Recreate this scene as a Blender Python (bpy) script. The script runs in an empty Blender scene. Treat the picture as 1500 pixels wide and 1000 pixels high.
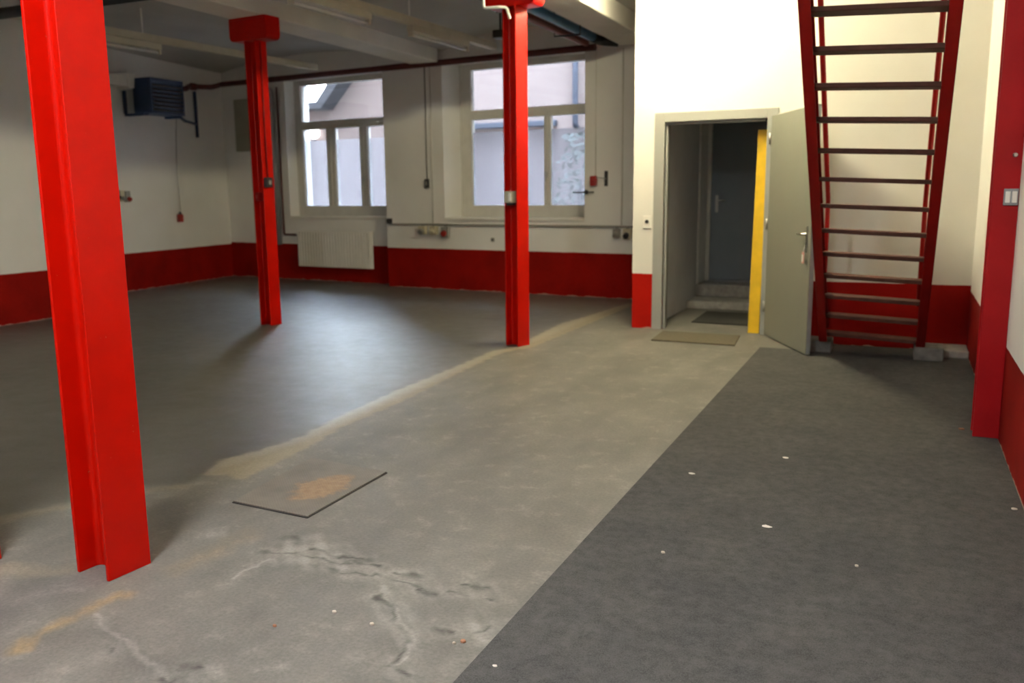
import bpy, bmesh, math, random
import numpy as np
from mathutils import Vector, Matrix
random.seed(7)
S = bpy.context.scene
COL = S.collection

# ------------------------------------------------------------------ helpers
class MB:
    """collects shapes in world coordinates and links them as one mesh object"""
    def __init__(s): s.v = []; s.f = []; s.sm = []
    def quadbox(s, c8, smooth=False):
        b = len(s.v); s.v += [tuple(p) for p in c8]
        for f in ((0,3,2,1),(4,5,6,7),(0,1,5,4),(1,2,6,5),(2,3,7,6),(3,0,4,7)):
            s.f.append(tuple(b+i for i in f)); s.sm.append(smooth)
        return s
    def box(s, x0, x1, y0, y1, z0, z1):
        return s.quadbox([(x0,y0,z0),(x1,y0,z0),(x1,y1,z0),(x0,y1,z0),(x0,y0,z1),(x1,y0,z1),(x1,y1,z1),(x0,y1,z1)])
    def obox(s, o, ex, ey, ez):
        """box from corner o along three edge vectors"""
        o, ex, ey, ez = map(Vector, (o, ex, ey, ez))
        return s.quadbox([o, o+ex, o+ex+ey, o+ey, o+ez, o+ex+ez, o+ex+ey+ez, o+ey+ez])
    def cbox(s, c, ax, ay, az, hx, hy, hz):
        c, ax, ay, az = map(Vector, (c, ax, ay, az))
        return s.obox(c-ax*hx-ay*hy-az*hz, ax*2*hx, ay*2*hy, az*2*hz)
    def prism(s, poly, z0, z1):
        n = len(poly); b = len(s.v)
        s.v += [(x,y,z0) for x,y in poly] + [(x,y,z1) for x,y in poly]
        s.f.append(tuple(b+i for i in range(n-1,-1,-1))); s.f.append(tuple(b+n+i for i in range(n))); s.sm += [False]*2
        for i in range(n):
            j = (i+1) % n; s.f.append((b+i, b+j, b+n+j, b+n+i)); s.sm.append(False)
        return s
    def prism3(s, pts, vec):
        """planar outline in space pushed along vec"""
        n = len(pts); b = len(s.v); vec = Vector(vec); pts = [Vector(p) for p in pts]
        s.v += [tuple(p) for p in pts] + [tuple(p+vec) for p in pts]
        s.f.append(tuple(b+i for i in range(n-1,-1,-1))); s.f.append(tuple(b+n+i for i in range(n))); s.sm += [False]*2
        for i in range(n):
            j = (i+1) % n; s.f.append((b+i, b+j, b+n+j, b+n+i)); s.sm.append(False)
        return s
    def tube(s, path, r, n=12):
        path = [Vector(p) for p in path]
        # round the corners
        pp = [path[0]]
        for i in range(1, len(path)-1):
            a, b, c = path[i-1], path[i], path[i+1]
            d = min((a-b).length, (c-b).length, 4*r) * .45
            p0 = b+(a-b).normalized()*d; p1 = b+(c-b).normalized()*d
            for k in range(5):
                t = k/4; pp.append(p0.lerp(b, t).lerp(b.lerp(p1, t), t))
        pp.append(path[-1]); b0 = len(s.v); up = None
        for i, p in enumerate(pp):
            t = (pp[min(i+1, len(pp)-1)]-pp[max(i-1, 0)]).normalized()
            if up is None: up = t.orthogonal().normalized()
            up = (up - t*up.dot(t)).normalized(); sd = t.cross(up)
            for k in range(n):
                a = 2*math.pi*k/n; s.v.append(tuple(p+(up*math.cos(a)+sd*math.sin(a))*r))
        m = len(pp)
        for i in range(m-1):
            for k in range(n):
                k2 = (k+1) % n
                s.f.append((b0+i*n+k, b0+i*n+k2, b0+(i+1)*n+k2, b0+(i+1)*n+k)); s.sm.append(True)
        s.f.append(tuple(b0+k for k in range(n-1,-1,-1))); s.f.append(tuple(b0+(m-1)*n+k for k in range(n))); s.sm += [False]*2
        return s
    def lathe(s, o, axis, prof, n=20):
        """profile of (distance along axis, radius)"""
        o, axis = Vector(o), Vector(axis).normalized(); u = axis.orthogonal().normalized(); w = axis.cross(u); b = len(s.v)
        for h, r in prof:
            for k in range(n):
                a = 2*math.pi*k/n; s.v.append(tuple(o+axis*h+(u*math.cos(a)+w*math.sin(a))*r))
        m = len(prof)
        for i in range(m-1):
            for k in range(n):
                k2 = (k+1) % n; s.f.append((b+i*n+k, b+i*n+k2, b+(i+1)*n+k2, b+(i+1)*n+k)); s.sm.append(True)
        s.f.append(tuple(b+k for k in range(n-1,-1,-1))); s.f.append(tuple(b+(m-1)*n+k for k in range(n))); s.sm += [False]*2
        return s
    def build(s, name, mat, parent=None, loc=None, bevel=0, seg=2):
        if parent is not None:
            root = parent
            while root.parent: root = root.parent
            base = Vector(root.location)
        else: base = Vector(loc) if loc is not None else Vector((0,0,0))
        me = bpy.data.meshes.new(name)
        me.from_pydata([tuple(Vector(p)-base) for p in s.v], [], s.f); me.update()
        me.polygons.foreach_set('use_smooth', s.sm)
        bm = bmesh.new(); bm.from_mesh(me); bmesh.ops.recalc_face_normals(bm, faces=bm.faces); bm.to_mesh(me); bm.free()
        me.materials.append(mat)
        o = bpy.data.objects.new(name, me); COL.objects.link(o)
        if parent is not None: o.parent = parent
        else: o.location = base
        if bevel:
            md = o.modifiers.new('bevel', 'BEVEL'); md.width = bevel; md.segments = seg; md.limit_method = 'ANGLE'; md.angle_limit = math.radians(40)
        return o

def tag(o, label, cat, group=None, kind=None):
    o['label'] = label; o['category'] = cat
    if group: o['group'] = group
    if kind: o['kind'] = kind
    return o
def thing(name, loc, label, cat, group=None):
    o = bpy.data.objects.new(name, None); COL.objects.link(o); o.location = loc; o.empty_display_size = .1
    return tag(o, label, cat, group)
def struct(o, label=None, cat=None):
    o['kind'] = 'structure'
    if label: o['label'] = label
    if cat: o['category'] = cat
    return o
def structroot(name, loc, label=None, cat=None):
    o = bpy.data.objects.new(name, None); COL.objects.link(o); o.location = loc; o.empty_display_size = .1
    return struct(o, label, cat)
def copy_tree(o, parent=None):
    c = o.copy(); COL.objects.link(c)
    if parent is not None: c.parent = parent
    for ch in [x for x in list(o.children)]: copy_tree(ch, c)
    return c

# ------------------------------------------------------------------ materials
def srgb(r, g, b):
    f = lambda c: c/12.92 if c <= .04045 else ((c+.055)/1.055)**2.4
    return (f(r/255), f(g/255), f(b/255), 1)
class NT:
    def __init__(s, name):
        s.m = bpy.data.materials.new(name); s.m.use_nodes = True; s.t = s.m.node_tree; s.n = s.t.nodes; s.l = s.t.links
        s.b = s.n['Principled BSDF']; s.out = s.n['Material Output']
    def new(s, t, **k):
        n = s.n.new(t)
        for a, v in k.items(): setattr(n, a, v)
        return n
    def link(s, a, b): s.l.new(a, b)
    def geo(s): return s.new('ShaderNodeNewGeometry').outputs['Position']
    def noise(s, scale, detail=4, rough=.55, vec=None, stretch=None):
        n = s.new('ShaderNodeTexNoise'); n.inputs['Scale'].default_value = scale; n.inputs['Detail'].default_value = detail; n.inputs['Roughness'].default_value = rough
        v = vec or s.geo()
        if stretch:
            mp = s.new('ShaderNodeMapping'); mp.inputs['Scale'].default_value = stretch; s.link(v, mp.inputs['Vector']); v = mp.outputs[0]
        s.link(v, n.inputs['Vector']); return n.outputs['Fac']
    def ramp(s, fac, stops):
        r = s.new('ShaderNodeValToRGB'); e = r.color_ramp.elements
        while len(e) < len(stops): e.new(.5)
        for x, (p, c) in zip(e, stops): x.position = p; x.color = c if len(c) == 4 else (*c, 1)
        s.link(fac, r.inputs['Fac']); return r.outputs['Color']
    def mix(s, fac, a, b, mode='MIX'):
        m = s.new('ShaderNodeMix', data_type='RGBA', blend_type=mode)
        for sock, v in ((m.inputs[0], fac), (m.inputs[6], a), (m.inputs[7], b)):
            if hasattr(v, 'is_output'): s.link(v, sock)
            else: sock.default_value = v
        return m.outputs[2]
    def math(s, op, a, b=0, c=None, clamp=False):
        m = s.new('ShaderNodeMath', operation=op, use_clamp=clamp)
        for i, v in enumerate((a, b, c)):
            if v is None: continue
            if hasattr(v, 'is_output'): s.link(v, m.inputs[i])
            else: m.inputs[i].default_value = v
        return m.outputs[0]
    def bump(s, h, strength=.2, dist=.01):
        b = s.new('ShaderNodeBump'); b.inputs['Strength'].default_value = strength; b.inputs['Distance'].default_value = dist
        s.link(h, b.inputs['Height']); s.link(b.outputs[0], s.b.inputs['Normal'])
    def set(s, **k):
        for a, v in k.items():
            i = s.b.inputs[{'color':'Base Color','rough':'Roughness','metal':'Metallic','spec':'Specular IOR Level'}.get(a, a)]
            if hasattr(v, 'is_output'): s.link(v, i)
            else: i.default_value = v
        return s

def paint(name, col, rough=.4, var=.12, scale=6, spec=.5, metal=0, wear=None):
    m = NT(name); a = tuple(c*(1-var) for c in col[:3])+(1,); b = tuple(min(1, c*(1+var)) for c in col[:3])+(1,)
    c = m.ramp(m.noise(scale), [(.3, a), (.7, b)])
    if wear:
        w = m.ramp(m.noise(38, 2), [(.74, (0,0,0)), (.77, (1,1,1))]); c = m.mix(w, c, wear)
    m.set(color=c, rough=rough, spec=spec, metal=metal)
    m.bump(m.noise(90, 2), .05, .003)
    return m.m

def wall_paint(name, band, white=(.85,.85,.825,1), red=(.27,.005,.002,1)):
    m = NT(name); p = m.geo(); sp = m.new('ShaderNodeSeparateXYZ'); m.link(p, sp.inputs[0])
    z = sp.outputs['Z']; edge = m.math('MULTIPLY_ADD', m.noise(5, 3), .012, z)
    wht = m.ramp(m.noise(1.3, 5), [(.3, tuple(c*.93 for c in white[:3])), (.7, white)])
    rd = m.ramp(m.noise(2.2, 5), [(.3, tuple(c*.8 for c in red[:3])), (.7, tuple(c*1.15 for c in red[:3]))])
    c = m.mix(m.math('LESS_THAN', edge, band+.006), wht, rd)
    chip = m.math('LESS_THAN', m.math('MULTIPLY_ADD', m.noise(7, 4), -.07, z), -.028)
    c = m.mix(chip, c, (.42,.30,.25,1))
    m.set(color=c, rough=.7, spec=.1)
    m.bump(m.noise(35, 4), .10, .006)
    return m.m

M = {}
M['wall_back'] = wall_paint('back wall paint', .635)
M['wall_left'] = wall_paint('left wall paint', .605)
M['wall_annex'] = wall_paint('annex wall paint', .605, white=(.82,.815,.765,1), red=(.42,.008,.003,1))
M['wall_stair'] = wall_paint('stair wall paint', .615, white=(.82,.815,.765,1), red=(.30,.008,.006,1))
M['wall_right'] = wall_paint('right wall paint', .565, red=(.20,.005,.003,1))
M['blocker_wall'] = paint('dark sky blocker brick', (.07,.06,.055,1), .9, .06, 2)  # for the added sky-blocking walls, dark so they bounce little light
M['plain_wall'] = paint('corridor plaster', (.72,.73,.74,1), .8, .06, 2)
M['ceiling'] = paint('ceiling paint', (.50,.495,.47,1), .85, .08, 1.5)
M['beam'] = paint('beam paint', (.78,.76,.70,1), .7, .06, 2)
M['red'] = paint('red steel paint', (.47,.004,.0004,1), .30, .08, 5, .2, wear=(.45,.10,.06,1))
M['stair_red'] = paint('staircase red paint', (.26,.005,.004,1), .45, .12, 5, .25)
M['pilaster_red'] = paint('right column paint', (.34,.006,.009,1), .45, .12, 4, .2)
M['tread'] = paint('tread boards', (.075,.03,.022,1), .6, .2, 12, .2)
M['white'] = paint('white enamel', (.86,.85,.80,1), .4, .04)
M['frame'] = paint('window frame paint', (.66,.65,.60,1), .5, .05)
M['lamp_body'] = paint('aged lamp enamel', (.62,.58,.46,1), .45, .06)
M['cream'] = paint('cream plastic', (.60,.55,.40,1), .5, .06)
M['grey_plastic'] = paint('grey plastic', (.28,.28,.26,1), .5, .08)
M['dark_plastic'] = paint('dark plastic', (.025,.025,.027,1), .45, .1)
M['red_plastic'] = paint('red plastic', (.33,.02,.015,1), .4, .1)
M['grey_door'] = paint('grey door paint', (.215,.22,.185,1), .5, .04, 2)
M['grey_frame'] = paint('grey door frame paint', (.34,.35,.33,1), .5, .04, 2)
M['dark_door'] = paint('dark blue grey door paint', (.22,.255,.285,1), .5, .06, 2)
M['steel'] = paint('brushed steel', (.55,.55,.52,1), .35, .06, 20, .5, 1)
M['galv'] = paint('galvanised pipe', (.30,.32,.34,1), .5, .08, 10, .5, .3)
M['yellow'] = paint('yellow painted wood', (.82,.52,.01,1), .5, .10, 7)
M['blue'] = paint('dark blue heater paint', (.012,.035,.10,1), .45, .12)
M['blue_pipe'] = paint('blue pipe paint', (.03,.20,.40,1), .45, .1)
M['dark_pipe'] = paint('dark red pipe paint', (.085,.012,.010,1), .5, .15)
M['red_pipe'] = paint('red pipe paint', (.22,.025,.015,1), .5, .15)
M['black_pipe'] = paint('blackened fitting', (.02,.022,.025,1), .5, .1)
M['louvre'] = paint('heater louvre metal', (.10,.09,.085,1), .5, .1)
M['panel'] = paint('olive grey panel', (.30,.29,.22,1), .6, .08, 3)
M['block'] = paint('bare concrete block', (.34,.33,.31,1), .9, .2, 14)
M['foot_block'] = paint('shaded concrete block', (.17,.168,.16,1), .9, .25, 14)  # concrete darkened to carry the shade at the staircase foot
M['paper'] = paint('paper scrap', (.72,.70,.66,1), .8, .05)
M['crumb'] = paint('plaster crumb', (.55,.50,.42,1), .9, .1)
M['brick_crumb'] = paint('brick crumb', (.36,.17,.10,1), .9, .1)
M['tag_pink'] = paint('key tag', (.62,.30,.28,1), .5, .1)
M['tag_white'] = paint('key tag label', (.75,.73,.72,1), .5, .05)
M['mat'] = paint('doormat fibre', (.10,.088,.06,1), .95, .3, 60)
M['mat_dark'] = paint('dark doormat fibre', (.03,.029,.026,1), .95, .3, 60)
M['house'] = paint('pale pink render', (.19,.148,.136,1), .9, .05, 1.2)
M['roof'] = paint('grey roof edge', (.05,.05,.055,1), .8, .1)
M['downpipe'] = paint('grey zinc downpipe', (.045,.05,.066,1), .6, .06, 6, .2)
M['sign_blue'] = paint('blue grey awning', (.04,.046,.064,1), .7, .1)
M['yard'] = paint('yard asphalt', (.06,.06,.062,1), .95, .15)
M['leaf'] = paint('shrub leaves', (.035,.06,.035,1), .7, .3, 20)
M['lampshade'] = paint('white lamp globe', (.8,.8,.8,1), .3, .02)

def carpet_mat():
    m = NT('dark grey needle felt carpet')
    f = m.noise(240, 3, .6); p = m.noise(16, 6, .7); q = m.noise(2.3, 4)
    c = m.ramp(f, [(.25, (.030,.031,.033,1)), (.75, (.098,.100,.103,1))])
    c = m.mix(m.ramp(p, [(.38, (0,0,0)), (.68, (1,1,1))]), c, m.mix(.5, c, (.12,.12,.12,1)))
    c = m.mix(1.0, c, m.ramp(q, [(.3, (.82,.82,.82,1)), (.7, (1.08,1.06,1.02,1))]), 'MULTIPLY')
    m.set(color=c, rough=.95, spec=.15); m.bump(f, .35, .004); return m.m
M['carpet'] = carpet_mat()

def floor_mat():
    m = NT('worn concrete floor')
    A = m.new('ShaderNodeAttribute', attribute_name='zones'); B = m.new('ShaderNodeAttribute', attribute_name='marks')
    sa = m.new('ShaderNodeSeparateColor'); m.link(A.outputs['Color'], sa.inputs[0])
    sb = m.new('ShaderNodeSeparateColor'); m.link(B.outputs['Color'], sb.inputs[0])
    hall, strip, crack = sa.outputs; pale, yellow, stain = sb.outputs
    n1 = m.noise(1.1, 6, .6); n2 = m.noise(7, 6, .65); n3 = m.noise(70, 4, .6); n4 = m.noise(190, 2); n5 = m.noise(2.6, 5, .6, stretch=(1, .45, 1))
    base = m.ramp(n5, [(.30, (.130,.127,.118,1)), (.70, (.200,.193,.177,1))])
    base = m.mix(1, base, m.ramp(n2, [(.3, (.80,.80,.81,1)), (.72, (1.16,1.15,1.13,1))]), 'MULTIPLY')
    hallc = m.ramp(n1, [(.3, (.072,.068,.060,1)), (.7, (.118,.112,.100,1))])
    hallc = m.mix(1, hallc, m.ramp(n2, [(.3, (.84,.84,.85,1)), (.75, (1.14,1.13,1.1,1))]), 'MULTIPLY')
    c = m.mix(hall, base, hallc)
    dust = m.math('MULTIPLY', m.ramp(n2, [(.56, (0,0,0)), (.72, (1,1,1))]), m.math('SUBTRACT', 1, hall), clamp=True)
    c = m.mix(m.math('MULTIPLY', dust, .28), c, (.36,.345,.32,1))
    c = m.mix(m.math('MULTIPLY', strip, .9), c, m.ramp(n2, [(.3, (.225,.195,.138,1)), (.7, (.315,.278,.205,1))]))
    c = m.mix(m.math('MULTIPLY', pale, .55), c, (.44,.43,.40,1))
    c = m.mix(m.math('MULTIPLY', m.math('MULTIPLY', yellow, m.ramp(n2, [(.30, (.2,.2,.2)), (.65, (1,1,1))])), .48), c, (.40,.26,.08,1))
    c = m.mix(m.math('MULTIPLY', stain, .55), c, (.075,.075,.075,1))
    c = m.mix(m.math('MULTIPLY', crack, .85), c, (.035,.035,.034,1))
    c = m.mix(1, c, m.ramp(n3, [(.25, (.80,.80,.80,1)), (.75, (1.2,1.2,1.2,1))]), 'MULTIPLY')
    speck = m.ramp(n4, [(.715, (0,0,0)), (.74, (1,1,1))])
    c = m.mix(m.math('MULTIPLY', speck, .4), c, (.5,.48,.44,1))
    r = m.mix(hall, m.ramp(n2, [(.3, (.50,)*3), (.7, (.68,)*3)]), m.ramp(n2, [(.3, (.42,)*3), (.7, (.56,)*3)]))
    m.set(color=c, rough=r, spec=m.math('MULTIPLY_ADD', hall, .75, .25))
    h = m.math('MULTIPLY_ADD', crack, -1.2, m.math('MULTIPLY', n3, .35)); m.bump(h, .22, .006)
    return m.m
M['floor'] = floor_mat()

def hatch_mat():
    m = NT('rusty checker plate'); p = m.geo()
    mp = m.new('ShaderNodeMapping'); mp.inputs['Rotation'].default_value = (0, 0, math.radians(45)); m.link(p, mp.inputs['Vector'])
    w = m.new('ShaderNodeTexWave', bands_direction='X'); w.inputs['Scale'].default_value = 26; m.link(mp.outputs[0], w.inputs['Vector'])
    w2 = m.new('ShaderNodeTexWave', bands_direction='Y'); w2.inputs['Scale'].default_value = 26; m.link(mp.outputs[0], w2.inputs['Vector'])
    h = m.math('MAXIMUM', w.outputs['Fac'], w2.outputs['Fac'])
    base = m.ramp(m.noise(6, 5), [(.3, (.095,.088,.080,1)), (.7, (.155,.144,.128,1))])
    # rust patch in the middle of the plate
    sp = m.new('ShaderNodeSeparateXYZ'); m.link(p, sp.inputs[0])
    dx = m.math('MULTIPLY', m.math('ADD', sp.outputs['X'], 2.66), 4.0); dy = m.math('MULTIPLY', m.math('ADD', sp.outputs['Y'], -3.52), 2.7)
    d = m.math('ADD', m.math('MULTIPLY', dx, dx), m.math('MULTIPLY', dy, dy))
    d = m.math('MULTIPLY_ADD', m.noise(7, 5, .7), 1.3, d)
    rust = m.ramp(d, [(.80, (1,1,1)), (1.75, (0,0,0))])
    c = m.mix(m.math('MULTIPLY', rust, .85), base, m.ramp(m.noise(30, 3), [(.3, (.24,.135,.06,1)), (.7, (.34,.22,.11,1))]))
    c = m.mix(m.math('MULTIPLY', h, .22), c, (.33,.29,.23,1))
    m.set(color=c, rough=.6, metal=.1); m.bump(h, .4, .003); return m.m
M['hatch'] = hatch_mat()

def glass_mat():
    m = NT('window glass'); t = m.new('ShaderNodeBsdfTransparent'); t.inputs[0].default_value = (.93,.95,.96,1)
    g = m.new('ShaderNodeBsdfGlossy'); g.inputs['Roughness'].default_value = .02
    fr = m.new('ShaderNodeFresnel'); fr.inputs['IOR'].default_value = 1.3
    x = m.new('ShaderNodeMixShader'); m.link(fr.outputs[0], x.inputs[0]); m.link(t.outputs[0], x.inputs[1]); m.link(g.outputs[0], x.inputs[2])
    m.link(x.outputs[0], m.out.inputs['Surface']); return m.m
M['glass'] = glass_mat()
def film_mat():
    m = NT('frosted window film'); t = m.new('ShaderNodeBsdfTranslucent'); t.inputs[0].default_value = (.16,.145,.142,1)
    tr = m.new('ShaderNodeBsdfTransparent'); tr.inputs[0].default_value = (.9,.92,.97,1)
    x = m.new('ShaderNodeMixShader'); x.inputs[0].default_value = .62
    m.link(t.outputs[0], x.inputs[1]); m.link(tr.outputs[0], x.inputs[2]); m.link(x.outputs[0], m.out.inputs['Surface']); return m.m
M['film'] = film_mat()
def tube_mat(name, col, st):
    m = NT(name); m.set(color=(.9,.9,.9,1)); m.b.inputs['Emission Color'].default_value = col; m.b.inputs['Emission Strength'].default_value = st; return m.m
M['tube_warm'] = tube_mat('lit warm tube', (1,.88,.56,1), 292)
M['tube_mid'] = tube_mat('lit warm tube overhead', (1,.89,.62,1), 44)
M['tube_cool'] = tube_mat('lit neutral tube', (1,.985,.975,1), 430)
M['tube_off'] = paint('unlit tube', (.75,.74,.70,1), .25, .02)

LAMPS = [((-2.2,8.15),'tube_warm','lit fluorescent lamp under the ceiling in front of the doorway wall'), ((-2.1,4.3),'tube_mid','lit fluorescent lamp above the bare concrete between the nearest column and the carpet'), ((-2.0,.5),'tube_cool','lit fluorescent lamp above the viewer')]
SKY = 40.0; EXPO = 1.25
M['globe'] = tube_mat('lit globe', (1,1,1,1), 4)

# ------------------------------------------------------------------ the shell
P0 = Vector((-3.42, 11.77, 0)); DW = Vector((-.99486, .10132, 0)); NW = Vector((.10132, .99486, 0)); UZ = Vector((0,0,1))
def W(s, t, z): return P0 + DW*s + NW*t + UZ*z          # s along the window wall, t into it
def wbox(mb, s0, s1, t0, t1, z0, z1):
    return mb.obox(W(s0,t0,z0), DW*(s1-s0), NW*(t1-t0), UZ*(z1-z0))
TOP = 4.0
NI = .26                                                 # the radiator recess lies this much deeper
WIN = {1: (4.36, 6.62), 2: (.735, 3.13)}
ZB, ZT = 1.12, 3.46

mb = MB()
wbox(mb, -.73, WIN[2][0], 0, .85, 0, TOP)
wbox(mb, WIN[2][0], WIN[2][1], 0, .85, 0, ZB); wbox(mb, WIN[2][0], WIN[2][1], 0, .85, ZT, TOP)
wbox(mb, WIN[2][1], 4.27, 0, .85, 0, TOP); wbox(mb, 4.27, WIN[1][0], NI, .85, 0, TOP)
wbox(mb, WIN[1][0], WIN[1][1], NI, .85, 0, ZB); wbox(mb, WIN[1][0], WIN[1][1], NI, .85, ZT, TOP)
wbox(mb, WIN[1][1], 8.6, NI, .85, 0, TOP)
struct(mb.build('wall_back', M['wall_back']))
mb = MB(); wbox(mb, -25, 35, .3, .85, TOP+.15, 14); wbox(mb, 8.62, 35, .3, .85, -.02, TOP+.15); wbox(mb, -25, -2.45, .3, .85, -.02, TOP+.15)      # unseen storeys and side walls, added to keep skylight off the house
struct(mb.build('wall_sky_blocker', M['blocker_wall']))

mb = MB()
mb.prism([(-9.70,-5.3),(-9.70,7.95),(-11.04,7.95),(-11.58,13.6),(-11.9,13.6),(-11.9,-5.3)], 0, TOP)
struct(mb.build('wall_left', M['wall_left']))
mb = MB().box(.60, .9, -5.3, 9.4, 0, TOP); struct(mb.build('wall_right', M['wall_right']))
mb = MB()
mb.box(-2.70,-2.36, 9.30,9.52, 0,TOP); mb.box(-1.31,-.82, 9.30,9.52, 0,TOP); mb.box(-2.36,-1.31, 9.30,9.52, 2.21,TOP)
mb.box(-2.70,-2.52, 9.52,12.6, 0,TOP)
struct(mb.build('wall_annex', M['wall_annex']))
mb = MB().box(-.82,.60, 8.93,9.4, 0,TOP); struct(mb.build('wall_stair', M['wall_stair']))
mb = MB()
mb.box(-2.52,-2.50, 9.52,12.22, 0,2.6); mb.box(-1.28,-1.1, 9.52,12.22, 0,2.6); mb.box(-2.52,-1.1, 12.22,12.4, 0,2.6); mb.box(-2.52,-1.1, 9.52,12.4, 2.6,2.7)
struct(mb.build('wall_corridor', M['plain_wall']))
mb = MB().box(-9.7,.6,-5.3,-5.0,0,TOP)   # wall behind the photographer
struct(mb.build('wall_rear', M['wall_right']))

# ceiling: shallow vaults between the beams
mb = MB(); cs = []
def bay(x0, x1, spring, rise, n=14):
    return [(x0+(x1-x0)*i/n, spring+rise*(1-(2*i/n-1)**2)) for i in range(n+1)]
cs = bay(-11.9,-6.98,3.62,.24)+bay(-6.50,-3.62,3.62,.20)+bay(-3.17,.9,3.66,.12)
n = len(cs)
mb.v = [(x,-5.3,z) for x,z in cs]+[(x,13.6,z) for x,z in cs]+[(x,-5.3,4.15) for x,z in cs]+[(x,13.6,4.15) for x,z in cs]
for i in range(n-1):
    mb.f += [(i,i+1,n+i+1,n+i),(2*n+i,3*n+i,3*n+i+1,2*n+i+1),(i,2*n+i,2*n+i+1,i+1),(n+i,n+i+1,3*n+i+1,3*n+i)]
mb.f += [(0,n,3*n,2*n),(n-1,3*n-1,4*n-1,2*n-1)]
mb.sm = [False]*len(mb.f)
struct(mb.build('ceiling', M['ceiling']))
for x0, x1, y1 in ((-3.62,-3.17,11.74),(-6.98,-6.50,11.92)):
    mb = MB().box(x0, x1, -5.0, y1, 3.43, 3.74); struct(mb.build('ceiling_beam', M['beam'], loc=((x0+x1)/2, 3, 3.43), bevel=.012))

# floor with its worn zones, filler strip, cracks and paint remains
STRIP = [[(-3.149,3.49),(-3.28,3.51),(-3.419,3.453),(-3.505,3.737),(-3.425,3.974),(-3.378,4.278),(-3.448,4.756),(-3.503,5.621),(-3.506,6.523),(-3.54,7.423),(-3.384,7.721),(-3.472,8.206),(-3.545,9.359),(-3.47,9.909),(-3.347,11.344),(-3.227,11.324),(-3.242,9.075),(-3.25,8.11),(-3.254,7.689),(-3.335,7.61),(-3.406,7.32),(-3.346,6.222),(-3.274,5.284),(-3.273,4.599),(-3.205,4.186),(-3.175,3.815)]]
CRACK = [[(-2.426,2.764),(-2.32,2.794),(-2.216,2.791),(-2.101,2.804),(-1.994,2.809)],[(-2.242,2.877),(-2.108,2.85),(-1.965,2.874)],[(-2.015,2.84),(-1.931,2.822),(-1.871,2.822)],[(-1.967,2.726),(-1.842,2.759),(-1.722,2.748),(-1.622,2.727),(-1.546,2.718)],[(-1.784,2.813),(-1.67,2.831)],[(-1.611,2.709),(-1.544,2.715)],[(-1.497,2.734),(-1.414,2.747)],[(-1.475,2.816),(-1.371,2.842)],[(-1.739,2.615),(-1.661,2.561),(-1.62,2.553)],[(-1.651,2.544),(-1.59,2.488),(-1.571,2.466)],[(-1.437,2.349),(-1.437,2.277),(-1.429,2.19),(-1.396,2.18),(-1.345,2.163)],[(-1.391,2.456),(-1.332,2.471)],[(-1.273,2.496),(-1.234,2.532)],[(-1.355,2.743),(-1.325,2.745)],[(-2.023,1.906),(-2.015,1.93),(-1.975,1.942)],[(-2.328,1.9),(-2.347,1.926)],[(-2.062,1.843),(-2.014,1.856),(-1.997,1.901)]]
BLOT = [(-2.41,2.768),(-1.972,2.866),(-1.697,2.819),(-1.58,2.711),(-2.385,2.926),(-1.427,2.825),(-2.004,1.93),(-2.025,2.732),(-1.378,2.458)]
PALELINE = [[(-1.778,2.667),(-1.677,2.586),(-1.555,2.473),(-1.465,2.406),(-1.432,2.366),(-1.403,2.291),(-1.415,2.212)],[(-2.614,2.087),(-2.532,2.013),(-2.413,2.006),(-2.298,1.964),(-2.19,1.925),(-2.072,1.862),(-1.989,1.852)],[(-2.349,2.51),(-2.353,2.646),(-2.329,2.709)]]
PALE = [[(-2.408,2.872),(-2.309,3.003),(-2.108,2.939),(-1.968,2.807),(-1.788,2.781),(-1.782,2.735),(-1.97,2.705),(-2.212,2.705),(-2.357,2.697)],[(-1.593,2.467),(-1.546,2.526),(-1.442,2.416),(-1.463,2.353)],[(-1.365,2.524),(-1.325,2.64),(-1.245,2.575),(-1.193,2.467),(-1.301,2.475)],[(-2.811,2.857),(-2.717,2.896),(-2.697,2.857),(-2.759,2.816)]]
YELLOW = [[(-2.633,1.788),(-2.676,1.923),(-2.657,2.029),(-2.671,2.147),(-2.634,2.239)]]
STAIN = [[(-2.514,2.001),(-2.51,2.061),(-2.354,1.994),(-2.16,1.937),(-2.024,1.929),(-1.975,1.858),(-2.097,1.836),(-2.243,1.853),(-2.391,1.925)],[(-2.978,1.965),(-2.952,1.976),(-2.813,1.875),(-2.838,1.865)],[(-3.423,3.097),(-3.137,3.137),(-2.809,2.735),(-2.975,2.727)]]
HALL = [[(-3.858,2.537),(-3.787,2.687),(-3.705,2.866),(-3.65,3.024),(-3.539,3.19),(-3.388,3.294),(-3.325,3.517),(-3.419,3.453),(-3.332,4.218),(-3.333,4.686),(-3.387,5.471),(-3.436,7.385),(-3.375,7.976),(-3.331,11.288)]]
BAND = [[(-3.858,2.537),(-3.772,2.675),(-3.675,2.841),(-3.604,2.984)],[(-3.514,3.119),(-3.458,3.195),(-3.373,3.279)],[(-3.307,2.235),(-3.158,2.233),(-3.088,2.268),(-3.011,2.333)]]
WORN = []

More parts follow.
